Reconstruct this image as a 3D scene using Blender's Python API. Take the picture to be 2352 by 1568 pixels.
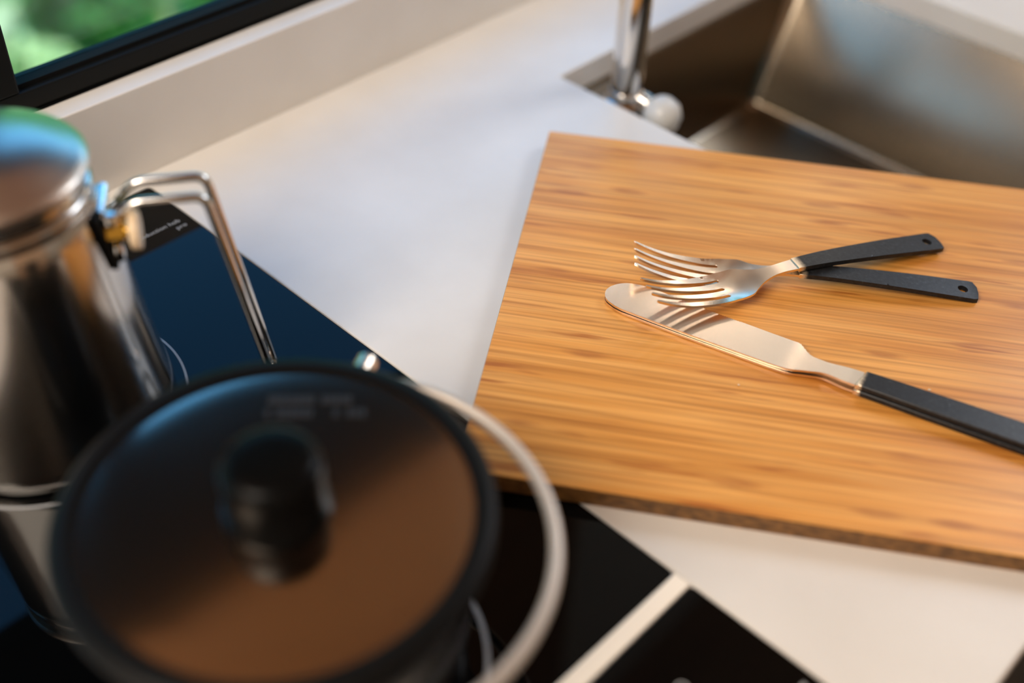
import bpy, bmesh, math, random
from mathutils import Vector, Matrix
from mathutils.geometry import delaunay_2d_cdt
random.seed(7)
S = bpy.context.scene
COL = S.collection
for o in list(bpy.data.objects):
    bpy.data.objects.remove(o)

# ------------------------------------------------------------------ camera
H = 0.449
cam_d = bpy.data.cameras.new('camera')
cam = bpy.data.objects.new('camera', cam_d)
COL.objects.link(cam)
S.camera = cam
cam_d.sensor_width = 36
cam_d.lens = 40.885
cam_d.clip_start = 0.01
cam_d.clip_end = 200
XC = Vector((0.6907354, -0.46909576, 0.55030335))
YC = Vector((-0.7222829, -0.4839203, 0.49409368))
ZC = Vector((0.03452571, -0.73876269, -0.67308073))
right = Vector((XC[0], YC[0], ZC[0]))
down = Vector((XC[1], YC[1], ZC[1]))
fwd = Vector((XC[2], YC[2], ZC[2]))
m = Matrix((right, -down, -fwd)).transposed().to_4x4()
m.translation = Vector((0, 0, H))
cam.matrix_world = m
cam_d.dof.use_dof = True
cam_d.dof.focus_distance = 0.672
cam_d.dof.aperture_fstop = 2.15

# ------------------------------------------------------------------ world, sun, lamps, exposure
W = bpy.data.worlds.new('sky')
S.world = W
W.use_nodes = True
wt = W.node_tree
bg = wt.nodes['Background']
sky = wt.nodes.new('ShaderNodeTexSky')
sky.sky_type = 'NISHITA'
sky.sun_disc = False
sky.sun_elevation = math.radians(48)
sky.sun_rotation = math.radians(190)
sky.air_density = 1.2
sky.ozone_density = 2.5
tint = wt.nodes.new('ShaderNodeMix')
tint.data_type = 'RGBA'
tint.blend_type = 'MULTIPLY'
tint.inputs[0].default_value = 1
tint.inputs[7].default_value = (.31, .73, .88, 1)
wt.links.new(sky.outputs[0], tint.inputs[6])
wt.links.new(tint.outputs[2], bg.inputs[0])
bg.inputs[1].default_value = .66

def area(name, loc, target, sx, sy, power, color):
    d = bpy.data.lights.new(name, 'AREA')
    d.shape = 'RECTANGLE'
    d.size, d.size_y, d.energy, d.color = sx, sy, power, color
    o = bpy.data.objects.new(name, d)
    COL.objects.link(o)
    o.location = loc
    o.rotation_euler = (Vector(target) - Vector(loc)).to_track_quat('-Z', 'Z').to_euler()
    return o
sun = bpy.data.lights.new('sun', 'SUN')
sun.energy = 2.5
sun.angle = 0.01
sun.color = (1, .93, .82)
so = bpy.data.objects.new('sun', sun)
COL.objects.link(so)
so.rotation_euler = (Vector((-.1, .36, -.93))).to_track_quat('-Z', 'Z').to_euler()
# daylight at the right window; the other three are added fill lights
area('daylight_window_right', (1.93, .05, .98), (.3, .05, .3), .9, .5, 11, (.95, .97, 1.0))
area('fill_light_front', (.35, -1.55, .35), (.3, .4, .1), 1.1, 1.5, .8, (1.0, .76, .52))  # added weak warm fill from the front; the door there is shut
area('fill_light_overhead', (-.72, .20, 1.43), (-.60, .22, 0), 1.8, .80, 60, (1.0, .90, .77))  # added overhead fill; the ceiling has no opening here
area('fill_strip_over_window', (1.22, .592, .412), (1.0, .40, 0), .5, .03, .7, (1.0, .86, .72))  # invented strip light, added to brighten the back of the worktop

S.view_settings.view_transform = 'Standard'
S.view_settings.look = 'None'
S.view_settings.gamma = 1
S.view_settings.use_curve_mapping = False
S.view_settings.exposure = 0.18

# ------------------------------------------------------------------ materials
def mat(name, color=(.8, .8, .8), rough=.5, metal=0., spec=.5, **kw):
    M = bpy.data.materials.new(name)
    M.use_nodes = True
    b = M.node_tree.nodes['Principled BSDF']
    b.inputs['Base Color'].default_value = (*color, 1)
    b.inputs['Roughness'].default_value = rough
    b.inputs['Metallic'].default_value = metal
    b.inputs['Specular IOR Level'].default_value = spec
    for k, v in kw.items():
        b.inputs[k.replace('_', ' ')].default_value = v
    return M

def nodes(M):
    return M.node_tree.nodes, M.node_tree.links, M.node_tree.nodes['Principled BSDF']

def noise(M, scale=(1, 1, 1), sc=5., detail=4., rot=(0, 0, 0), coord='Object', rough=.5):
    N, L, b = nodes(M)
    tc = N.new('ShaderNodeTexCoord')
    mp = N.new('ShaderNodeMapping')
    mp.inputs['Scale'].default_value = scale
    mp.inputs['Rotation'].default_value = rot
    nz = N.new('ShaderNodeTexNoise')
    nz.inputs['Scale'].default_value = sc
    nz.inputs['Detail'].default_value = detail
    nz.inputs['Roughness'].default_value = rough
    L.new(tc.outputs[coord], mp.inputs[0])
    L.new(mp.outputs[0], nz.inputs['Vector'])
    return nz

def ramp(M, src, stops):
    N, L, b = nodes(M)
    r = N.new('ShaderNodeValToRGB')
    e = r.color_ramp.elements
    while len(e) < len(stops):
        e.new(.5)
    for i, (p, c) in enumerate(stops):
        e[i].position = p
        e[i].color = (*c, 1) if len(c) == 3 else c
    L.new(src, r.inputs[0])
    return r

def bump(M, src, strength=.2, dist=.001):
    N, L, b = nodes(M)
    n = N.new('ShaderNodeBump')
    n.inputs['Strength'].default_value = strength
    n.inputs['Distance'].default_value = dist
    L.new(src, n.inputs['Height'])
    L.new(n.outputs[0], b.inputs['Normal'])

def mixc(M, fac, a, b_, mode='MIX'):
    N, L, b = nodes(M)
    x = N.new('ShaderNodeMix')
    x.data_type = 'RGBA'
    x.blend_type = mode
    for sock, v in ((x.inputs[0], fac), (x.inputs[6], a), (x.inputs[7], b_)):
        if hasattr(v, 'links'):
            L.new(v, sock)
        elif isinstance(v, tuple):
            sock.default_value = (*v, 1)
        else:
            sock.default_value = v
    return x.outputs[2]

# solid surface counter
m_counter = mat('cream_solid_surface', (.72, .68, .63), .38, spec=.5)
nz = noise(m_counter, sc=14, detail=5)
r = ramp(m_counter, nz.outputs[0], [(.3, (.70, .655, .60)), (.7, (.76, .72, .67))])
nodes(m_counter)[1].new(r.outputs[0], nodes(m_counter)[2].inputs['Base Color'])

# bamboo board: grain runs along local X
m_bamboo = mat('bamboo', (.6, .3, .1), .34, spec=.36)
N, L, b = nodes(m_bamboo)
fine = noise(m_bamboo, (6, 420, 60), 1., 4)
mid = noise(m_bamboo, (5, 90, 30), 1., 3)
streak = noise(m_bamboo, (14, 150, 40), 1., 2)
big = noise(m_bamboo, (5, 7, 5), 1., 2)
c1 = ramp(m_bamboo, mid.outputs[0], [(.28, (.50, .18, .030)), (.45, (.70, .30, .060)), (.60, (.80, .385, .100)), (.78, (.62, .25, .05))])
c2 = ramp(m_bamboo, fine.outputs[0], [(.34, (.75, .69, .61)), (.47, (.96, .95, .93)), (.62, (1.10, 1.10, 1.10))])
cc = mixc(m_bamboo, 1.0, c1.outputs[0], c2.outputs[0], 'MULTIPLY')
s1 = ramp(m_bamboo, streak.outputs[0], [(.62, (0, 0, 0)), (.72, (.9, .9, .9))])
cc = mixc(m_bamboo, s1.outputs[0], cc, (.42, .13, .022))
b3 = ramp(m_bamboo, big.outputs[0], [(.35, (.92, .90, .86)), (.65, (1.04, 1.04, 1.04))])
cc = mixc(m_bamboo, 1.0, cc, b3.outputs[0], 'MULTIPLY')
# node marks of the bamboo culm: short dark dashes across the strips
vo = N.new('ShaderNodeTexVoronoi')
vo.inputs['Scale'].default_value = 1
mp = N.new('ShaderNodeMapping')
mp.inputs['Scale'].default_value = (14, 60, 1)
tc = N.new('ShaderNodeTexCoord')
L.new(tc.outputs['Object'], mp.inputs[0])
L.new(mp.outputs[0], vo.inputs['Vector'])
v1 = ramp(m_bamboo, vo.outputs['Distance'], [(.10, (1, 1, 1)), (.22, (0, 0, 0))])
sub = N.new('ShaderNodeMath')
sub.operation = 'MULTIPLY'
L.new(v1.outputs[0], sub.inputs[0])
mm = noise(m_bamboo, (60, 300, 60), 1., 3)
L.new(mm.outputs[0], sub.inputs[1])
cc = mixc(m_bamboo, sub.outputs[0], cc, (.34, .10, .02))
L.new(cc, b.inputs['Base Color'])
bump(m_bamboo, fine.outputs[0], .12, .0004)
# end grain / side of the board, colour darkened to paint in its shade
m_bamboo_side_shaded = mat('bamboo_side_shaded', (.3, .14, .04), .5)
e1 = noise(m_bamboo_side_shaded, (160, 160, 300), 1., 3)
r = ramp(m_bamboo_side_shaded, e1.outputs[0], [(.35, (.085, .036, .008)), (.65, (.22, .10, .026))])
nodes(m_bamboo_side_shaded)[1].new(r.outputs[0], nodes(m_bamboo_side_shaded)[2].inputs['Base Color'])

m_glass_black = mat('black_ceramic_glass', (.0010, .0012, .0014), .03, spec=.17)
m_print = mat('grey_print', (.34, .34, .34), .5)
m_trim = mat('brushed_champagne_metal', (.97, .88, .76), .30, 0.)
m_steel = mat('polished_steel', (.72, .69, .66), .12, 1.)
m_steel_pot = mat('pot_steel', (.56, .52, .48), .17, 1.)
m_steel_lid = mat('satin_pot_lid_steel', (.62, .56, .50), .30, 1.)
m_satin = mat('satin_cutlery_steel', (.88, .73, .58), .25, 1.)
def oxide(name, x0, x1):
    M = mat(name, (.01, .01, .011), .36, spec=.28)
    N, L, b = nodes(M)
    nz = noise(M, (420, 420, 420), 1., 4, rough=.7)
    r = ramp(M, nz.outputs[0], [(.35, (.006, .006, .0065)), (.60, (.015, .016, .018)), (.78, (.055, .06, .065))])
    tc = N.new('ShaderNodeTexCoord')
    sp = N.new('ShaderNodeSeparateXYZ')
    L.new(tc.outputs['Object'], sp.inputs[0])
    ad = N.new('ShaderNodeMath')
    ad.operation = 'MULTIPLY_ADD'
    ad.inputs[1].default_value = .003
    L.new(nz.outputs[0], ad.inputs[0])
    L.new(sp.outputs['X'], ad.inputs[2])
    mr = N.new('ShaderNodeMapRange')
    mr.interpolation_type = 'SMOOTHSTEP'
    mr.inputs['From Min'].default_value = x0 + .0015
    mr.inputs['From Max'].default_value = x1 + .0015
    L.new(ad.outputs[0], mr.inputs['Value'])
    L.new(mixc(M, mr.outputs[0], (.86, .68, .48), r.outputs[0]), b.inputs['Base Color'])
    iv = N.new('ShaderNodeMath')
    iv.operation = 'SUBTRACT'
    iv.inputs[0].default_value = 1
    L.new(mr.outputs[0], iv.inputs[1])
    L.new(iv.outputs[0], b.inputs['Metallic'])
    bump(M, nz.outputs[0], .3, .0003)
    return M
m_oxide_fork = oxide('black_oxide_fork_handle', .0985, .1035)
m_oxide_knife = oxide('black_oxide_knife_handle', .1510, .1545)
m_sink = mat('brushed_sink_steel', (.30, .25, .19), .24, 1.)
m_black = mat('black_powder_coat', (.005, .0055, .005), .5, spec=.15)
m_blackmat = mat('black_matte', (.006, .006, .006), .7, spec=.12)
m_pan = mat('black_anodised_pan', (.004, .004, .004), .42, spec=.12)
m_pot = mat('black_glossy_enamel', (.006, .005, .0045), .22, spec=.6)
m_lid = mat('dark_tinted_mirror_lid', (.46, .40, .34), .14, 1.)
m_knob = mat('black_phenolic_knob', (.0025, .0025, .0025), .30, spec=.08)
m_letter = mat('dark_grey_lettering', (.010, .010, .012), .5)
m_brass = mat('brass', (.85, .50, .08), .22, 1.)
m_pale = mat('pale_grey_plastic', (.62, .62, .60), .3)
m_cream = mat('cream_plastic', (.80, .62, .42), .4)
m_white_wall = mat('white_wall_paint', (.74, .70, .64), .6)
m_wood = mat('warm_wood_cladding', (.22, .11, .04), .5)
nz = noise(m_wood, (3, 40, 40), 1., 4)
r = ramp(m_wood, nz.outputs[0], [(.3, (.31, .145, .055)), (.7, (.45, .235, .11))])
nodes(m_wood)[1].new(r.outputs[0], nodes(m_wood)[2].inputs['Base Color'])
m_floor = mat('dark_floor', (.10, .06, .035), .5)
m_cabinet = mat('cabinet_front', (.035, .035, .035), .5)
m_bail = mat('bail_steel', (.72, .64, .56), .48, .7)

# thin clear window glass
m_pane = bpy.data.materials.new('window_glass')
m_pane.use_nodes = True
N, L = m_pane.node_tree.nodes, m_pane.node_tree.links
N.remove(N['Principled BSDF'])
tr = N.new('ShaderNodeBsdfTransparent')
gl = N.new('ShaderNodeBsdfGlossy')
gl.inputs['Roughness'].default_value = 0.0
lw = N.new('ShaderNodeLayerWeight')
pw = N.new('ShaderNodeMath')
pw.operation = 'POWER'
pw.inputs[1].default_value = 4
L.new(lw.outputs['Facing'], pw.inputs[0])
fr = N.new('ShaderNodeMath')
fr.operation = 'MULTIPLY_ADD'
fr.inputs[1].default_value = .7
fr.inputs[2].default_value = .03
L.new(pw.outputs[0], fr.inputs[0])
ms = N.new('ShaderNodeMixShader')
L.new(fr.outputs[0], ms.inputs[0])
L.new(tr.outputs[0], ms.inputs[1])
L.new(gl.outputs[0], ms.inputs[2])
L.new(ms.outputs[0], N['Material Output'].inputs['Surface'])

m_grass = mat('lawn_green', (.1, .25, .05), .8)
nz = noise(m_grass, (1, 1, 1), 3.0, 5)
r = ramp(m_grass, nz.outputs[0], [(.34, (.05, .13, .018)), (.43, (.16, .24, .06)), (.52, (.36, .38, .15)), (.62, (.72, .72, .36))])
nodes(m_grass)[1].new(r.outputs[0], nodes(m_grass)[2].inputs['Base Color'])
m_leaf = mat('leaf_green', (.09, .24, .04), .6, spec=.2)
m_leaf2 = mat('leaf_light_green', (.62, .68, .26), .6, spec=.2)
m_stem = mat('woody_stem', (.08, .05, .03), .8)
m_stone = mat('pale_stone', (.5, .5, .42), .8)

# ------------------------------------------------------------------ helpers
def link(name, me, parent=None, loc=None, rotz=None):
    o = bpy.data.objects.new(name, me)
    COL.objects.link(o)
    if parent:
        o.parent = parent
    if loc is not None:
        o.location = loc
    if rotz is not None:
        o.rotation_euler.z = rotz
    return o

def obj(name, bm, m, parent=None, smooth=None, loc=None, rotz=None, bev=None, seg=2):
    me = bpy.data.meshes.new(name)
    bmesh.ops.recalc_face_normals(bm, faces=bm.faces)
    bm.to_mesh(me)
    bm.free()
    for x in (m if isinstance(m, (list, tuple)) else [m]):
        me.materials.append(x)
    if smooth is not None:
        me.shade_smooth()
        me.set_sharp_from_angle(angle=math.radians(smooth))
    o = link(name, me, parent, loc, rotz)
    if bev:
        md = o.modifiers.new('bevel', 'BEVEL')
        md.width, md.segments = bev, seg
        md.limit_method = 'ANGLE'
        md.angle_limit = math.radians(40)
        md.harden_normals = False
    return o

def thing(name, label, cat, loc=(0, 0, 0), rotz=0, group=None):
    o = link(name, None, None, loc, rotz)
    tag(o, label, cat, group)
    return o

def tag(o, label, cat, group=None):
    o['label'] = label
    o['category'] = cat
    if group:
        o['group'] = group
    return o

def struct(o):
    o['kind'] = 'structure'
    return o

def box(bm, x0, x1, y0, y1, z0, z1):
    v = [bm.verts.new(p) for p in ((x0, y0, z0), (x1, y0, z0), (x1, y1, z0), (x0, y1, z0), (x0, y0, z1), (x1, y0, z1), (x1, y1, z1), (x0, y1, z1))]
    for f in ((3, 2, 1, 0), (4, 5, 6, 7), (0, 1, 5, 4), (1, 2, 6, 5), (2, 3, 7, 6), (3, 0, 4, 7)):
        bm.faces.new([v[i] for i in f])

def boxes(*L_):
    bm = bmesh.new()
    for b_ in L_:
        box(bm, *b_)
    return bm

def lathe(prof, n=96, c=(0, 0, 0), bm=None, close=True):
    """prof: list of (r, z); r==0 makes a pole"""
    bm = bm or bmesh.new()
    rings = []
    for r_, z_ in prof:
        if r_ < 1e-7:
            rings.append([bm.verts.new((c[0], c[1], c[2] + z_))])
        else:
            rings.append([bm.verts.new((c[0] + r_ * math.cos(2 * math.pi * i / n), c[1] + r_ * math.sin(2 * math.pi * i / n), c[2] + z_)) for i in range(n)])
    for a, b_ in zip(rings, rings[1:]):
        for i in range(n):
            j = (i + 1) % n
            if len(a) == 1 and len(b_) == 1:
                continue
            if len(a) == 1:
                bm.faces.new((a[0], b_[i], b_[j]))
            elif len(b_) == 1:
                bm.faces.new((a[i], a[j], b_[0]))
            else:
                bm.faces.new((a[i], a[j], b_[j], b_[i]))
    return bm

def tube(pts, r_, n=12, bm=None, caps=True, flat=None):
    """swept round tube; flat=(rx, rz) gives an oval section"""
    bm = bm or bmesh.new()
    pts = [Vector(p) for p in pts]
    rings = []
    prev = None
    for i, p in enumerate(pts):
        t = (pts[min(i + 1, len(pts) - 1)] - pts[max(i - 1, 0)]).normalized()
        if prev is None:
            up = Vector((0, 0, 1)) if abs(t.z) < .9 else Vector((1, 0, 0))
            u = t.cross(up).normalized()
        else:
            u = (prev - t * prev.dot(t)).normalized()
        prev = u
        w = u.cross(t)
        a, b_ = flat or (r_, r_)
        rings.append([bm.verts.new(p + u * a * math.cos(2 * math.pi * k / n) + w * b_ * math.sin(2 * math.pi * k / n)) for k in range(n)])
    for a, b_ in zip(rings, rings[1:]):
        for k in range(n):
            bm.faces.new((a[k], a[(k + 1) % n], b_[(k + 1) % n], b_[k]))
    if caps:
        bm.faces.new(rings[0][::-1])
        bm.faces.new(rings[-1])
    return bm

def smooth_path(pts, n=10, closed=False):
    pts = [Vector(p) for p in pts]
    out = []
    P = [2 * pts[0] - pts[1]] + pts + [2 * pts[-1] - pts[-2]]
    for i in range(1, len(P) - 2):
        for k in range(n):
            t = k / n
            a, b_, c, d = P[i - 1], P[i], P[i + 1], P[i + 2]
            out.append(.5 * ((2 * b_) + (c - a) * t + (2 * a - 5 * b_ + 4 * c - d) * t * t + (3 * b_ - a - 3 * c + d) * t ** 3))
    out.append(pts[-1])
    return out

def bent_path(pts, rad, n=8):
    """polyline with rounded corners"""
    pts = [Vector(p) for p in pts]
    out = [pts[0]]
    for i in range(1, len(pts) - 1):
        a = (pts[i - 1] - pts[i]).normalized()
        b_ = (pts[i + 1] - pts[i]).normalized()
        s, e = pts[i] + a * rad, pts[i] + b_ * rad
        for k in range(n + 1):
            t = k / n
            out.append((1 - t) ** 2 * s + 2 * t * (1 - t) * pts[i] + t * t * e)
    out.append(pts[-1])
    return out

def inside(p, poly):
    x, y = p
    c = False
    for i in range(len(poly)):
        x1, y1 = poly[i]
        x2, y2 = poly[i - 1]
        if (y1 > y) != (y2 > y) and x < (x2 - x1) * (y - y1) / (y2 - y1) + x1:
            c = not c
    return c

def interp(tab, x):
    if x <= tab[0][0]:
        return tab[0][1]
    for (a, fa), (b_, fb) in zip(tab, tab[1:]):
        if x <= b_:
            t = (x - a) / (b_ - a)
            return fa + (fb - fa) * t
    return tab[-1][1]

def catmull(tab, n=12):
    p = smooth_path([(a, b_, 0) for a, b_ in tab], n)
    return [(q.x, q.y) for q in p]

def plate(outline, holes, thick, zfun, step=.003, tfun=None):
    """flat plate of given outline, cut by holes, bent by zfun(x, y) -> mid height"""
    def dens(poly):
        o = []
        for i in range(len(poly)):
            a, b_ = Vector(poly[i]), Vector(poly[(i + 1) % len(poly)])
            k = max(1, int((b_ - a).length / step))
            o += [tuple(a + (b_ - a) * j / k) for j in range(k)]
        return o
    loops = [dens(outline)] + [dens(h) for h in holes]
    co, ed = [], []
    for lp in loops:
        s = len(co)
        co += [Vector(p) for p in lp]
        ed += [(s + i, s + (i + 1) % len(lp)) for i in range(len(lp))]
    xs = [p[0] for p in outline]
    ys = [p[1] for p in outline]
    x = min(xs) + step
    base = list(co)
    while x < max(xs):
        y = min(ys) + step * .6
        while y < max(ys):
            if inside((x, y), outline) and not any(inside((x, y), h) for h in holes):
                if min((q - Vector((x, y))).length_squared for q in base) > (step * .45) ** 2:
                    co.append(Vector((x, y)))
            y += step
        x += step
    vs, es, fs = delaunay_2d_cdt(co, ed, [], 0, 1e-7)[:3]
    keep = []
    for f in fs:
        c = sum((vs[i] for i in f), Vector((0, 0))) / len(f)
        ar = abs((vs[f[1]] - vs[f[0]]).cross(vs[f[2]] - vs[f[0]])) if len(f) == 3 else 1
        if ar > 2e-9 and inside(c, outline) and not any(inside(c, h) for h in holes):
            keep.append(f)
    bm = bmesh.new()
    T = tfun or (lambda x_, y_: thick)
    top = [bm.verts.new((v.x, v.y, zfun(v.x, v.y) + T(v.x, v.y) / 2)) for v in vs]
    bot = [bm.verts.new((v.x, v.y, zfun(v.x, v.y) - T(v.x, v.y) / 2)) for v in vs]
    cnt = {}
    for f in keep:
        bm.faces.new([top[i] for i in f])
        bm.faces.new([bot[i] for i in reversed(f)])
        for i in range(len(f)):
            e = (f[i], f[(i + 1) % len(f)])
            cnt[tuple(sorted(e))] = None if tuple(sorted(e)) in cnt else e
    if len(vs) == len(co):
        k0 = 0
        for lp in loops:
            for i in range(len(lp)):
                a, b_ = k0 + i, k0 + (i + 1) % len(lp)
                bm.faces.new((top[b_], top[a], bot[a], bot[b_]))
            k0 += len(lp)
    else:
        for e in cnt.values():
            if e:
                bm.faces.new((top[e[1]], top[e[0]], bot[e[0]], bot[e[1]]))
    bmesh.ops.delete(bm, geom=[v for v in bm.verts if not v.link_faces], context='VERTS')
    return bm

def circle(cx, cy, r_, n=20, ry=None):
    return [(cx + r_ * math.cos(2 * math.pi * i / n), cy + (ry or r_) * math.sin(2 * math.pi * i / n)) for i in range(n)]

def rrect(x0, x1, y0, y1, r_, n=6):
    o = []
    for cx, cy, a in ((x1 - r_, y1 - r_, 0), (x0 + r_, y1 - r_, 90), (x0 + r_, y0 + r_, 180), (x1 - r_, y0 + r_, 270)):
        for k in range(n + 1):
            t = math.radians(a + 90 * k / n)
            o.append((cx + r_ * math.cos(t), cy + r_ * math.sin(t)))
    return o

def loft(loops, bm=None, cap0=False, cap1=False):
    bm = bm or bmesh.new()
    R_ = [[bm.verts.new(p) for p in lp] for lp in loops]
    n = len(R_[0])
    for a, b_ in zip(R_, R_[1:]):
        for i in range(n):
            bm.faces.new((a[i], a[(i + 1) % n], b_[(i + 1) % n], b_[i]))
    if cap0:
        bm.faces.new(R_[0][::-1])
    if cap1:
        bm.faces.new(R_[-1])
    return bm

def slab(outline, z0, z1):
    return loft([[(x, y, z0) for x, y in outline], [(x, y, z1) for x, y in outline]], cap0=True, cap1=True)

# ------------------------------------------------------------------ room shell
YB, YW = .6154, .634          # backsplash face, wall face
FZ, CZ = -.90, 1.45
XR = .86
X0, X1, Y0 = -1.7, 1.95, -1.6
WX0, WX1, WZ0, WZ1 = -.75, 1.12, .064, .398
struct(obj('floor', boxes((X0, X1, Y0, YW + .1, FZ - .05, FZ)), m_floor))
struct(obj('ceiling', boxes((X0, X1, Y0, YW + .1, CZ, CZ + .05)), m_wood))
struct(obj('wall_back', boxes((X0, X1, YW, YW + .09, FZ, -.05), (X0, X1, YW, YW + .023, -.05, WZ0 - .001), (X0, XR, YW, YW + .024, WZ1, .68), (XR, X1, YW + .001, YW + .024, WZ1, .401),
                              (X0, WX0, YW, YW + .09, WZ0 - .001, WZ1), (WX1, X1, YW, YW + .09, WZ0 - .001, WZ1)), m_blackmat))
wc = bmesh.new()

struct(obj('wall_back_right', boxes((XR + .001, X1, YW - .012, YW + .028, .402, CZ)), m_white_wall))
wb = struct(obj('wall_cladding_back', boxes((X0, XR, YW + .01, YW + .09, .6805, CZ)), m_wood))
wb.name = 'wall_back_upper'
z = .6805
while z < CZ - .02:
    p = obj('plank', boxes((X0, XR, YW - .004, YW + .0095, z + .001, min(z + .099, CZ - .001))), m_wood, wb, bev=.002)
    z += .1
struct(obj('wall_left', boxes((X0 - .06, X0, Y0, YW + .1, FZ, CZ)), m_white_wall))
# right wall with a high window opening
struct(obj('wall_right', boxes((X1, X1 + .06, Y0, YW + .1, FZ, .72), (X1, X1 + .06, Y0, YW + .1, 1.25, CZ),
                               (X1, X1 + .06, Y0, -.42, .72, 1.25), (X1, X1 + .06, .52, YW + .1, .72, 1.25)), m_white_wall))
w2 = struct(obj('window_2', boxes((X1 + .005, X1 + .04, -.42, .52, .72, .745), (X1 + .005, X1 + .04, -.42, .52, 1.225, 1.25),
                                  (X1 + .005, X1 + .04, -.42, -.395, .745, 1.225), (X1 + .005, X1 + .04, .495, .52, .745, 1.225)), m_black))
obj('pane', boxes((X1 + .02, X1 + .024, -.395, .495, .745, 1.225)), m_pane, w2)
# front wall with a closed solid door
struct(obj('wall_front', boxes((X0, -.25, Y0 - .06, Y0, FZ, CZ), (.95, X1, Y0 - .06, Y0, FZ, CZ), (-.25, .95, Y0 - .06, Y0, 1.15, CZ)), m_white_wall))
struct(obj('door_1', boxes((-.248, .948, Y0 - .05, Y0 - .015, FZ + .001, 1.148)), m_wood))

# window over the counter
win = struct(link('window_1', None, None, (0, 0, 0)))
def wpart(name, *bx, m_=m_black, bev=.0015):
    return obj(name, boxes(*bx), m_, win, bev=bev)
FR = .013
wpart('frame_rail', (WX0, WX1, YW - .001, YW + .024, WZ0, WZ0 + FR))
wpart('frame_rail', (WX0, WX1, YW - .001, YW + .024, WZ1 - .02, WZ1 - .0005))
wpart('frame_stile', (WX0, WX0 + .02, YW - .001, YW + .024, WZ0 + FR, WZ1 - .02))
wpart('frame_stile', (WX1 - .02, WX1, YW - .001, YW + .024, WZ0 + FR, WZ1 - .02))
wpart('mullion', (.205, .2515, YW - .001, YW + .024, WZ0 + FR, WZ1 - .02))
wpart('glazing_bead', (.2515, WX1 - .02, YW + .004, YW + .012, WZ0 + FR, WZ0 + FR + .003), m_=m_blackmat, bev=None)
wpart('pane', (WX0 + .02, .205, YW + .016, YW + .019, WZ0 + FR, WZ1 - .02), m_=m_pane, bev=None)
wpart('pane', (.2515, WX1 - .02, YW + .016, YW + .019, WZ0 + FR, WZ1 - .02), m_=m_pane, bev=None)

tag(obj('fill_strip_housing', boxes((.95, 1.49, .572, .6215, .4145, .428)), m_black, bev=.001), 'made-up black housing for the added fill light above the window', 'added_lamp')  # invented fitting around the added strip light

# ------------------------------------------------------------------ outdoors
struct(obj('ground', boxes((-14, 18, YW + .3, 30, -1.75, -1.7)), m_grass))
def shrub(x, y, z, R_, n, mt, label, sq=.8):
    t = thing('shrub', label, 'shrub', (x, y, z), 0, 'shrubs outside the window')
    bm = bmesh.new()
    for i in range(n):
        d = Vector((random.gauss(0, 1), random.gauss(0, 1), random.gauss(0, 1))).normalized() * R_ * (.55 + .45 * random.random())
        d.z = abs(d.z) * sq * 1.3
        a = Vector((random.gauss(0, 1), random.gauss(0, 1), random.gauss(0, .6))).normalized()
        u = a.cross(Vector((.3, .2, 1))).normalized()
        s = random.uniform(.035, .07)
        c = d + Vector((0, 0, .06))
        v = [bm.verts.new(c + a * s * k1 + u * s * .5 * k2 + Vector((0, 0, 1)) * k3 * s * .15) for k1, k2, k3 in ((-1, 0, 0), (0, -1, 1), (1, 0, 0), (0, 1, 1))]
        bm.faces.new(v)
    f = obj('foliage', bm, mt, t)
    f['kind'] = 'stuff'
    sb = bmesh.new()
    for k in range(5):
        an = k * 1.26
        tube([(0, 0, -.02), (.2 * R_ * math.cos(an), .2 * R_ * math.sin(an), .4 * R_), (.6 * R_ * math.cos(an), .6 * R_ * math.sin(an), .85 * R_)], .012, 6, bm=sb)
    obj('stem', sb, m_stem, t)
hb = bmesh.new()
NX, NZ = 120, 34
grid = {}
from mathutils import noise as mn
for i in range(NX + 1):
    for j in range(NZ + 1):
        x, z_ = -9 + 24 * i / NX, 4.9 * j / NZ
        d = mn.noise(Vector((x * 1.3, z_ * 1.3, 3))) * .45 + mn.noise(Vector((x * 4, z_ * 4, 9))) * .22
        yy = -.6 * math.sqrt(max(0, 1 - (j / NZ) ** 4)) + d
        grid[i, j] = (hb.verts.new((x, yy, z_ + .25 * mn.noise(Vector((x, 0, 5))) * j / NZ)), hb.verts.new((x, 1.2 + d * .5, z_)))
for i in range(NX):
    for j in range(NZ):
        for k in (0, 1):
            hb.faces.new([grid[i, j][k], grid[i + 1, j][k], grid[i + 1, j + 1][k], grid[i, j + 1][k]])
for i in range(NX):
    hb.faces.new([grid[i, NZ][0], grid[i + 1, NZ][0], grid[i + 1, NZ][1], grid[i, NZ][1]])
added_hedge = obj('added_hedge', hb, m_leaf, None, smooth=80, loc=(0, 7.5, -1.70))  # out of view, added to cut blue light from the low sky
tag(added_hedge, 'unseen tall green foliage screen added beyond the lawn to block low sky light', 'added_hedge')
added_hedge['kind'] = 'stuff'
SH = [(1.42, 3.45, .20, 420, m_leaf2, 'pale yellow green blurred shrub outside the window, nearest the corner of its black frame'),
      (1.86, 3.86, .26, 520, m_leaf, 'dark green blurred shrub outside the window, in the middle of the lawn view'),
      (2.38, 3.66, .24, 520, m_leaf, 'dark green blurred shrub outside the window, farthest right along the frame')]
for x, y, R_, n, mt, lb in SH:
    shrub(x, y, -1.7, R_, n, mt, lb)

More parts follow.
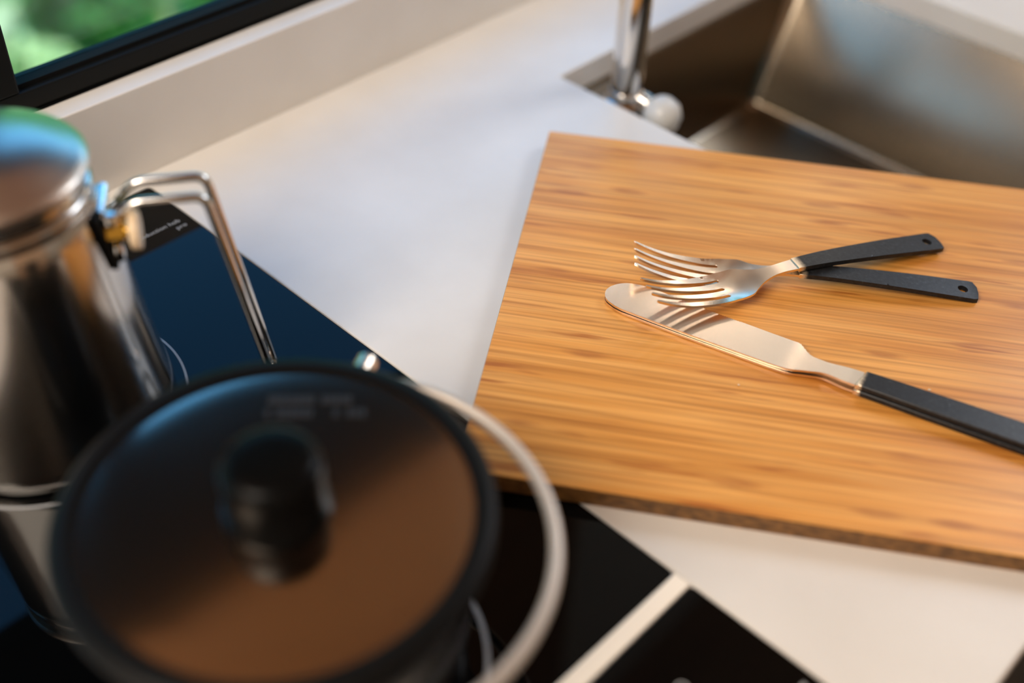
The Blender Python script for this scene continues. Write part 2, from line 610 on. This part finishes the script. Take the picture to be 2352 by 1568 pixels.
# ------------------------------------------------------------------ counter, backsplash, cabinets
HX0, HX1, HY0, HY1 = .0105, .3055, .068, .602      # hob cut-out
SX0, SX1, SY0, SY1 = .6118, .949, .115, .5125      # sink cut-out
CT = .022
def grid_slab(xs, ys, holes, z0, z1):
    bm = bmesh.new()
    V = {}
    def vert(i, j, z_):
        k = (i, j, z_)
        if k not in V:
            V[k] = bm.verts.new((xs[i], ys[j], z_))
        return V[k]
    def solid(i, j):
        return 0 <= i < len(xs) - 1 and 0 <= j < len(ys) - 1 and (i, j) not in holes
    for i in range(len(xs) - 1):
        for j in range(len(ys) - 1):
            if not solid(i, j):
                continue
            bm.faces.new([vert(i, j, z1), vert(i + 1, j, z1), vert(i + 1, j + 1, z1), vert(i, j + 1, z1)])
            bm.faces.new([vert(i, j + 1, z0), vert(i + 1, j + 1, z0), vert(i + 1, j, z0), vert(i, j, z0)])
            for di, dj, (a, b_), (c, d) in ((-1, 0, (i, j), (i, j + 1)), (1, 0, (i + 1, j + 1), (i + 1, j)), (0, -1, (i + 1, j), (i, j)), (0, 1, (i, j + 1), (i + 1, j + 1))):
                if not solid(i + di, j + dj):
                    bm.faces.new([vert(a, b_, z1), vert(a, b_, z0), vert(c, d, z0), vert(c, d, z1)])
    return bm
xs = [-1.2, HX0, HX1, SX0, SX1, 1.75]
ys = [.0255, HY0, SY0, SY1, HY1, YB - .0002]
holes = {(1, 1), (1, 2), (1, 3), (3, 2)}
top = obj('worktop', grid_slab(xs, ys, holes, -CT, 0), m_counter, bev=.0012)
tag(top, 'cream solid-surface kitchen worktop with cut-outs for hob and sink', 'worktop')
bs = obj('trim_1', boxes((-1.2, 1.75, YB, YW - .0015, -CT, .0625)), m_counter, bev=.001)
bs.name = 'trim_1'
struct(bs)
cab = obj('base_cabinet', boxes((-1.19, -.02, .05, .61, FZ, -CT - .001), (-.02, .34, .05, .61, FZ, -.10), (.34, .56, .05, .61, FZ, -CT - .001),
                                (.56, 1.0, .05, .61, FZ, -.23), (1.0, 1.74, .05, .61, FZ, -CT - .001), (-1.19, 1.74, .036, .0498, FZ, -CT - .001)), m_cabinet)
tag(cab, 'dark base cabinet carrying the cream worktop', 'cabinet')

# ------------------------------------------------------------------ hob
hob = thing('induction_hob', 'black glass induction hob set flush into the cream worktop', 'hob', ((HX0 + HX1) / 2, .33, 0))
hx, hy = hob.location.x, hob.location.y
G = .0008
STR0, STR1 = .1540, .1632
def hpart(name, outline, z0, z1, m_, bev=None):
    return obj(name, slab([(x - hx, y - hy) for x, y in outline], z0, z1), m_, hob, bev=bev)
hpart('cooking_glass', rrect(HX0 + G, HX1 - G, STR1 + .0003, HY1 - G, .003), -.004, .0002, m_glass_black, .0006)
hpart('control_glass', rrect(HX0 + G, HX1 - G, HY0 + G, STR0 - .0003, .003), -.004, .0002, m_glass_black, .0006)
hpart('metal_trim_strip', rrect(HX0 + G, HX1 - G, STR0, STR1, .0008), -.004, .0009, m_trim, .0007)
hpart('hob_box', rrect(HX0 + .002, HX1 - .002, HY0 + .002, HY1 - .002, .003), -.06, -.0045, m_blackmat)
def ring(name, cx, cy, r0, r1, z0, z1, m_, parent, n=128):
    bm = loft([[(cx + r_ * math.cos(2 * math.pi * i / n), cy + r_ * math.sin(2 * math.pi * i / n), z_) for i in range(n)] for r_, z_ in ((r0, z0), (r0, z1), (r1, z1), (r1, z0), (r0, z0))])
    bmesh.ops.remove_doubles(bm, verts=bm.verts, dist=1e-7)
    return obj(name, bm, m_, parent)
MC = (.1551, .4654)      # rear zone
PC = (.1566, .2600)      # pot axis
ring('zone_mark', MC[0] - hx, MC[1] - hy, .0698, .0711, .0001, .00035, m_print, hob)
ring('zone_mark', .1566 - hx, .2440 - hy, .0718, .0742, .0001, .00035, m_print, hob)
def text(name, s, size, x, y, z_, m_, parent, rotz=0, align='LEFT', ext=.00008, bold=0):
    cu = bpy.data.curves.new(name, 'FONT')
    cu.body = s
    cu.size = size
    cu.extrude = ext
    cu.offset = bold
    cu.align_x = align
    t_ = bpy.data.objects.new('tmp', cu)
    COL.objects.link(t_)
    bpy.context.view_layer.update()
    dg = bpy.context.evaluated_depsgraph_get()
    me = bpy.data.meshes.new_from_object(t_.evaluated_get(dg))
    bpy.data.objects.remove(t_)
    me.materials.clear()
    me.materials.append(m_)
    return link(name, me, parent, (x, y, z_), rotz)
text('printed_lettering', 'Induction hob', .0052, .2975 - hx, .5548 - hy, .0003, m_print, hob, align='RIGHT')
text('printed_lettering', 'pro', .0052, .2985 - hx, .5485 - hy, .0003, m_print, hob, align='RIGHT')
# touch symbols at the front
ring('touch_symbol', .2585 - hx, .1235 - hy, .0022, .0030, .0001, .00035, m_print, hob, 32)
obj('touch_symbol', boxes((.2955 - hx, .2985 - hx, .0855 - hy, .0875 - hy, .0001, .00035)), m_print, hob)
for k in range(4):
    ring('touch_symbol', .06 + .04 * k - hx, .105 - hy, .0022, .0030, .0001, .00035, m_print, hob, 32)

# ------------------------------------------------------------------ sink, tap
sink = thing('kitchen_sink', 'undermounted brushed steel sink bowl behind the bamboo board', 'sink', ((SX0 + SX1) / 2, (SY0 + SY1) / 2, -CT))
sx, sy = sink.location.x, sink.location.y
def rr3(x0, x1, y0, y1, r_, z_):
    return [(x - sx, y - sy, z_ + CT) for x, y in rrect(x0, x1, y0, y1, r_, 8)]
L0 = [rr3(SX0 - .012, SX1 + .012, SY0 - .012, SY1 + .012, .02, -CT - .0006),
      rr3(SX0 - .001, SX1 + .001, SY0 - .001, SY1 + .001, .016, -CT - .0006),
      rr3(SX0, SX1, SY0, SY1, .016, -CT - .003),
      rr3(SX0 + .01, SX1 - .054, SY0 + .012, SY1 - .008, .010, -.126)]
for k in range(1, 7):
    a = math.pi / 2 * k / 6
    i_ = .009 * (1 - math.cos(a))
    L0.append(rr3(SX0 + .01 + i_, SX1 - .054 - i_, SY0 + .012 + i_, SY1 - .008 - i_, .010, -.126 - .009 * math.sin(a)))
L0.append(rr3(.74, .81, .28, .35, .034, -.138))
bowl = obj('sink_bowl', loft(L0, cap1=True), m_sink, sink, smooth=50)
md = bowl.modifiers.new('thick', 'SOLIDIFY')
md.thickness = .0012
md.offset = -1
bm = lathe([(.0, .004), (.012, .004), (.016, .002), (.030, .003), (.034, .0005)], 48, (.775 - sx, .315 - sy, -.139 + CT))
obj('drain', bm, m_steel, sink, smooth=40)
# corner shelf that carries the tap
shelf = slab([(x - sx, y - sy) for x, y in rrect(SX0 + .0025, .676, .460, SY1 - .0025, .012)], -.004, -.0015)
obj('tap_ledge', shelf, m_sink, sink, bev=.0008)
TX, TY = .6495, .4765
TZ = -CT - .0012
tap = thing('kitchen_tap', 'polished chrome kitchen tap rising at the sink corner', 'tap', (TX, TY, TZ))
obj('tap_base', lathe([(0, 0), (.0165, 0), (.0165, .004), (.0135, .006), (.0135, .012), (.0125, .0135), (0, .0135)], 48), m_steel, tap, smooth=35)
pth = bent_path([(0, 0, .0125), (0, 0, .30), (.09, -.10, .30), (.09, -.10, .25)], .03, 10)
obj('tap_pipe', tube(pth, .0124, 28), m_steel, tap, smooth=60)
lev = tube([(.001, -.010, .010), (.002, -.018, .008), (.003, -.024, .005)], .0045, 16)
obj('lever_stem', lev, m_steel, tap, smooth=50)
kb = lathe([(0, -.0150), (.0075, -.0132), (.0130, -.0080), (.0152, 0), (.0130, .0080), (.0075, .0132), (0, .0150)], 40, (.003, -.0345, .0035))
obj('lever_knob', kb, m_pale, tap, smooth=60)

# ------------------------------------------------------------------ bamboo board
BT = .012
B_nl, B_fl = Vector((.2688, .2755)), Vector((.534, .4536))
side = (B_fl - B_nl)
bw = side.length
ly = side.normalized()
lx = Vector((ly.y, -ly.x))
BL = .41
brot = math.atan2(lx.y, lx.x)
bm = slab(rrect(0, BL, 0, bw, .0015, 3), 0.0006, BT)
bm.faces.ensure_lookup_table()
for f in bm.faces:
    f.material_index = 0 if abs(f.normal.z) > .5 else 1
board = obj('cutting_board', bm, [m_bamboo, m_bamboo_side_shaded], None, loc=(B_nl.x, B_nl.y, 0), rotz=brot, bev=.0008)
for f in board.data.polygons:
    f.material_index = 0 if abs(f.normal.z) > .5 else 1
tag(board, 'large orange bamboo cutting board lying across hob edge, worktop and sink', 'cutting board')

# ------------------------------------------------------------------ forks
def fork_z(x, y=0):
    return interp(FZT, x) + (abs(y) ** 2) * (12 * max(0, 1 - abs(x - .052) / .03) if x > .02 else 0)
FZT = catmull([(0, .0150), (.010, .0104), (.022, .0064), (.034, .0036), (.046, .0020), (.056, .0024), (.066, .0044), (.076, .0068), (.086, .0086), (.096, .0092), (.12, .0090), (.16, .0062), (.203, .0020)], 8)
def fork_outline():
    pts = []
    pitch = .0069
    base = .0505
    # upper side from handle junction to the tine tip, then around the tines
    up = catmull([(.0995, .0047), (.088, .0041), (.081, .0044), (.0745, .0060), (.069, .0088), (.0645, .0117), (.060, .0126), (.050, .01285), (.03, .0124), (.012, .0117), (.0015, .01125)], 6)
    pts += up
    for t_ in range(4):
        c = (1.5 - t_) * pitch
        wt_, wb_ = .00085, .0018           # half width at tip / near base
        if t_ > 0:
            pts += [(.02, c + .00145), (.0015, c + wt_)]
        pts += [(0, c + wt_ * .4), (0, c - wt_ * .4)]
        if t_ < 3:
            pts += [(.0015, c - wt_), (.02, c - .00145), (base - .004, c - .0024)]
            cm = c - pitch / 2
            s_ = .0011
            pts += [(base + s_ * math.sin(a), cm + s_ * math.cos(a)) for a in [math.radians(q) for q in (0, 40, 90, 140, 180)]]
            pts += [(base - .004, cm - (pitch / 2 - .0024))]
    dn = [(x, -y) for x, y in reversed(up)]
    pts += dn
    return pts
def make_fork(label, loc, rotz):
    t = thing('fork', label, 'fork', loc, rotz, 'forks on the bamboo board')
    obj('fork_head', plate(fork_outline(), [], .0016, fork_z, .0022), m_satin, t, smooth=45, bev=.0003, seg=1)
    ho = [(.098, -.0048), (.13, -.0062), (.17, -.0076), (.2015, -.0084), (.2040, -.0078), (.2052, -.003), (.2056, .003), (.2040, .0078), (.2020, .0084), (.17, .0076), (.13, .0062), (.098, .0048)]
    obj('handle', plate(ho, [circle(.1965, 0, .0030, 20)], .0030, fork_z, .0026), m_oxide_fork, t, smooth=30, bev=.0004, seg=1)
    return t
def place(name_xy, z_):
    return (name_xy[0], name_xy[1], z_)
forkB = make_fork('black-handled steel fork underneath, tines nearest the far side of the board', (.4531, .3131, BT + .0002), math.radians(-49.8))
forkA = make_fork('black-handled steel fork lying on top of another fork, tines over the knife', (.4240, .2803, BT + .0080), math.radians(-24.0))
forkA.rotation_euler.y = .030

# ------------------------------------------------------------------ knives
def knife_zb(x, y=0):
    return interp(KZT, x)
def knife_zt(x, y=0):
    return interp(KZT, x) + interp([(0, -.0017), (.11, -.0017), (.145, 0), (.3, 0)], x)
KZT = catmull([(0, .0010), (.10, .0010), (.118, .0014), (.135, .0021), (.152, .0024), (.19, .0024), (.25, .0018)], 8)
def knife_outline():
    low = catmull([(.152, -.0032), (.143, -.0030), (.133, -.0018), (.122, -.0046), (.113, -.0068), (.085, -.0076), (.05, -.0080), (.015, -.0078)], 5)
    tip = catmull([(.010, -.0070), (.0035, -.0040), (.0003, .0015), (.0008, .0070), (.0045, .0125), (.010, .0160), (.018, .0180), (.030, .0182), (.045, .0176)], 5)
    pts = low + tip
    x = .060
    k = 0
    pts.append((x, .0172))
    while x < .078:
        pts += [(x + .0006, .0167), (x + .0013, .0173)]
        x += .0013
        k += 1
    pts += [(.095, .0171), (.1130, .0170), (.1138, .0163), (.1146, .0162), (.1152, .0150), (.1162, .0147), (.1168, .0134), (.1180, .0130), (.1190, .0115), (.1202, .0108), (.1215, .0096), (.1240, .0086)]
    pts += catmull([(.128, .0080), (.133, .0076), (.142, .0083), (.152, .0090)], 4)
    return pts
def make_knife(label, loc, rotz, zf=knife_zb):
    t = thing('table_knife', label, 'knife', loc, rotz, 'stacked knives on the bamboo board')
    obj('blade', plate(knife_outline(), [], .0014, zf, .0035), m_satin, t, smooth=45)
    ho = [(.1500, -.0035), (.19, -.0030), (.22, -.0022), (.2585, -.0012), (.2605, .000), (.2615, .0070), (.2608, .0142), (.2590, .0156), (.22, .0136), (.19, .0118), (.1530, .0096)]
    obj('handle', plate(ho, [circle(.2515, .0070, .0030, 20)], .0034, zf, .0035), m_oxide_knife, t, smooth=30, bev=.0004, seg=1)
    return t
KO = Vector((.4217, .3082))
ka = math.radians(-75.0)
make_knife('black-handled steel knife at the bottom, showing as a second edge below its twin', (KO.x + .0008, KO.y + .0012, BT + .0004), ka - .003)
make_knife('black-handled steel knife with broad blade, topmost of the stacked pair', (KO.x + .0012, KO.y + .0015, BT + .0040), ka, knife_zt)
# crumbs
def crumb(x, y, z_, s, label):
    bm = bmesh.new()
    bmesh.ops.create_icosphere(bm, subdivisions=1, radius=s)
    for v in bm.verts:
        v.co *= random.uniform(.7, 1.2)
        v.co.z *= .6
    return tag(obj('crumb', bm, m_cream, None, smooth=60, loc=(x, y, z_)), label, 'crumb', 'crumbs on the bamboo board')
crumb(.4913, .1356, BT + .0007, .0010, 'tiny pale crumb on the board beside the knife handle')
crumb(.4199, .2109, BT + .0005, .0007, 'tiniest pale crumb on the bare board in front of the knife blade')

# ------------------------------------------------------------------ moka pot
moka = thing('moka_pot', 'polished steel stovetop coffee pot with wire handle on the rear cooking zone', 'coffee pot', (MC[0], MC[1], .0006))
prof = [(0, 0), (.0610, 0), (.0640, .0015), (.0648, .005), (.0640, .012), (.0612, .030), (.0565, .070), (.0524, .105), (.0504, .122), (.0494, .129), (.0480, .1315)]
obj('body', lathe(prof + [(.0455, .1320), (.044, .126), (0, .126)], 128), m_steel_pot, moka, smooth=40)
obj('rim_band', lathe([(.0440, .1322), (.0470, .1324), (.0484, .1345), (.0484, .1365), (.0470, .1385), (.0440, .1388)], 128), m_steel_pot, moka, smooth=60)
lid_p = [(.0450, .1450), (.0480, .1455), (.0492, .1475), (.0490, .1500), (.0472, .1518), (.0445, .1530), (.0405, .1550), (.033, .1585), (.024, .1612), (.013, .1630), (0, .1636)]
obj('lid', lathe([(0, .1450)] + lid_p, 128), m_steel_lid, moka, smooth=40)
obj('gasket', lathe([(.0440, .1389), (.0458, .1389), (.0458, .1449), (.0440, .1449)], 96), m_steel_pot, moka, smooth=40)
obj('lid_knob', lathe([(0, .1630), (.005, .1632), (.0055, .170), (.011, .173), (.012, .180), (.008, .1845), (0, .1855)], 40), m_knob, moka, smooth=40)
ha = math.radians(-35.5)
D = Vector((math.cos(ha), math.sin(ha), 0))
Q = Vector((-math.sin(ha), math.cos(ha), 0))
def hp(r_, s, z_):
    return D * r_ + Q * s + Vector((0, 0, z_))
w_ = .0084
loop = [hp(.0510, -w_ * .8, .114), hp(.064, -w_, .1300), hp(.0980, -w_, .1305), hp(.1175, -w_, .006), hp(.1175, w_, .006), hp(.0980, w_, .1305), hp(.064, w_, .1300), hp(.0510, w_ * .8, .114)]
obj('handle_wire', tube(bent_path(loop, .0065, 8), .0023, 14), m_steel, moka, smooth=60)
# bracket plate
VS = -.0105
bm = bmesh.new()
for r0, r1, z0, z1, w_ in ((.0485, .0512, .097, .129, .0085),):
    vs = [bm.verts.new(hp(r_ + (.0028 if z_ == z0 else -.0008), VS + s * (1 if z_ == z1 else .6), z_)) for z_ in (z0, z1) for s in (-w_, w_) for r_ in (r0, r1)]
    for f in ((0, 1, 3, 2), (4, 5, 7, 6), (0, 1, 5, 4), (2, 3, 7, 6), (0, 2, 6, 4), (1, 3, 7, 5)):
        bm.faces.new([vs[i] for i in f])
obj('handle_bracket', bm, m_blackmat, moka, bev=.0012)
bm = tube([hp(.0500, -.0115, .1260), hp(.0500, .0115, .1260)], .0030, 14)
obj('hinge_barrel', bm, m_steel, moka, smooth=50)
# safety valve: brass body, steel pin, cream disc
def rod(r0, r1, z_, rr, n=20, s=0):
    return tube([hp(r0 - .0035, s + VS, z_ + .0095), hp(r1 - .0035, s + VS, z_ + .0095)], rr, n)
obj('valve_body', rod(.0530, .0630, .1065, .0058, 6), m_brass, moka)
obj('valve_neck', rod(.0625, .0665, .1065, .0036, 16), m_brass, moka, smooth=50)
bm = tube([hp(.0620, VS, .1160), hp(.0627, VS, .1160), hp(.0657, VS, .1160), hp(.0665, VS, .1160)], .0092, 28)
obj('valve_disc', bm, m_cream, moka, smooth=50, bev=.0008)
obj('valve_screw', rod(.0570, .0585, .1050, .0014, 12, s=-.0056), m_blackmat, moka)
obj('valve_nut', lathe([(0, -.003), (.0035, -.0025), (.004, 0), (.0030, .003), (0, .0035)], 20, tuple(hp(.0540, VS - .001, .1235))), m_steel, moka, smooth=50)
obj('valve_drain', lathe([(0, -.006), (.0028, -.0045), (.0034, 0), (.0025, .004), (0, .005)], 20, tuple(hp(.0545, VS - .001, .1055))), m_steel, moka, smooth=50)

# ------------------------------------------------------------------ black pot with lid and bail
pot = thing('cooking_pot', 'black cooking pot with dark shiny lid and folded wire bail, nearest the camera', 'pot', (PC[0], PC[1], .0006))
body = [(0, 0), (.066, 0), (.0710, .0015), (.0735, .006), (.0760, .020), (.0795, .060), (.0815, .080), (.0835, .0825), (.0840, .0840), (.0828, .0850), (.0800, .0840), (.0785, .078), (.072, .010), (0, .006)]
obj('pot_body', lathe(body, 128), m_pot, pot, smooth=40)
lid = obj('lid', lathe([(.0770, .0855), (.0845, .0856), (.0862, .0870), (.0862, .0890), (.0850, .0905), (.0790, .0908), (.0765, .0903), (.0745, .0905), (.062, .0907), (.045, .0909), (.025, .0910), (.0, .0910)], 160), [m_lid], pot, smooth=35)
obj('lid_rim', lathe([(.0775, .0909), (.0790, .0916), (.0845, .0914), (.0868, .0892), (.0868, .0862), (.0863, .0862), (.0863, .0890), (.0848, .0906)], 160), m_pan, pot, smooth=50)
kn = obj('lid_knob', lathe([(0, .0911), (.0215, .0911), (.0215, .0935), (.0200, .0955), (.0200, .1120), (.0196, .1150), (.0182, .1178), (.015, .1192), (.010, .1197), (0, .1200)], 64), m_knob, pot, smooth=50)
# bail and its lugs
pz = .0790
ax = Vector((.0830, .0455, 0)).normalized()       # pivot axis
nx = Vector((ax.y, -ax.x, 0))
if nx.y > 0:
    nx = -nx
bp = []
RB, LEG = .0900, .0210
tilt = -.02
def bpt(a, b_, k=0):
    return ax * a + nx * b_ + Vector((0, 0, pz + tilt * b_ + k))
pts = [bpt(RB, 0)]
for k in range(0, 41):
    t_ = math.pi * k / 40
    pts.append(bpt(RB * math.cos(t_), LEG + RB * math.sin(t_)))
pts.append(bpt(-RB, 0))
obj('bail', tube(pts, .0022, 16, flat=(.0028, .0035)), m_bail, pot, smooth=60)
for s in (1, -1):
    c = ax * (RB * s) + Vector((0, 0, pz))
    bm = tube([ax * (.0805 * s) + Vector((0, 0, pz)), ax * ((RB + .0105) * s) + Vector((0, 0, pz))], .0050, 18)
    obj('bail_lug', bm, m_satin, pot, smooth=50, bev=.0006)
# faint lettering on the lid
lt = bmesh.new()
random.seed(3)
tdir = Vector((.95, -.33, 0)).normalized()
tdir = Vector((math.cos(math.radians(-44)), math.sin(math.radians(-44)), 0))
tn = Vector((-tdir.y, tdir.x, 0))
for row, (w0, w1, off) in enumerate(((-.010, .025, .0570), (-.016, .030, .0490))):
    x = w0
    while x < w1:
        wd = random.uniform(.0012, .0024)
        if random.random() < .85:
            c = tn * off
            a, b_ = c + tdir * x, c + tdir * (x + wd)
            zz = .0908
            v = [a + Vector((0, 0, zz)), b_ + Vector((0, 0, zz)), b_ + tn * .0046 + Vector((0, 0, zz)), a + tn * .0046 + Vector((0, 0, zz))]
            vv = [lt.verts.new(q + Vector((0, 0, dz))) for dz in (-.0006, .0004) for q in v]
            for f in ((3, 2, 1, 0), (4, 5, 6, 7), (0, 1, 5, 4), (1, 2, 6, 5), (2, 3, 7, 6), (3, 0, 4, 7)):
                lt.faces.new([vv[i] for i in f])
        x += wd + .0007
obj('embossed_lettering', lt, m_letter, pot)
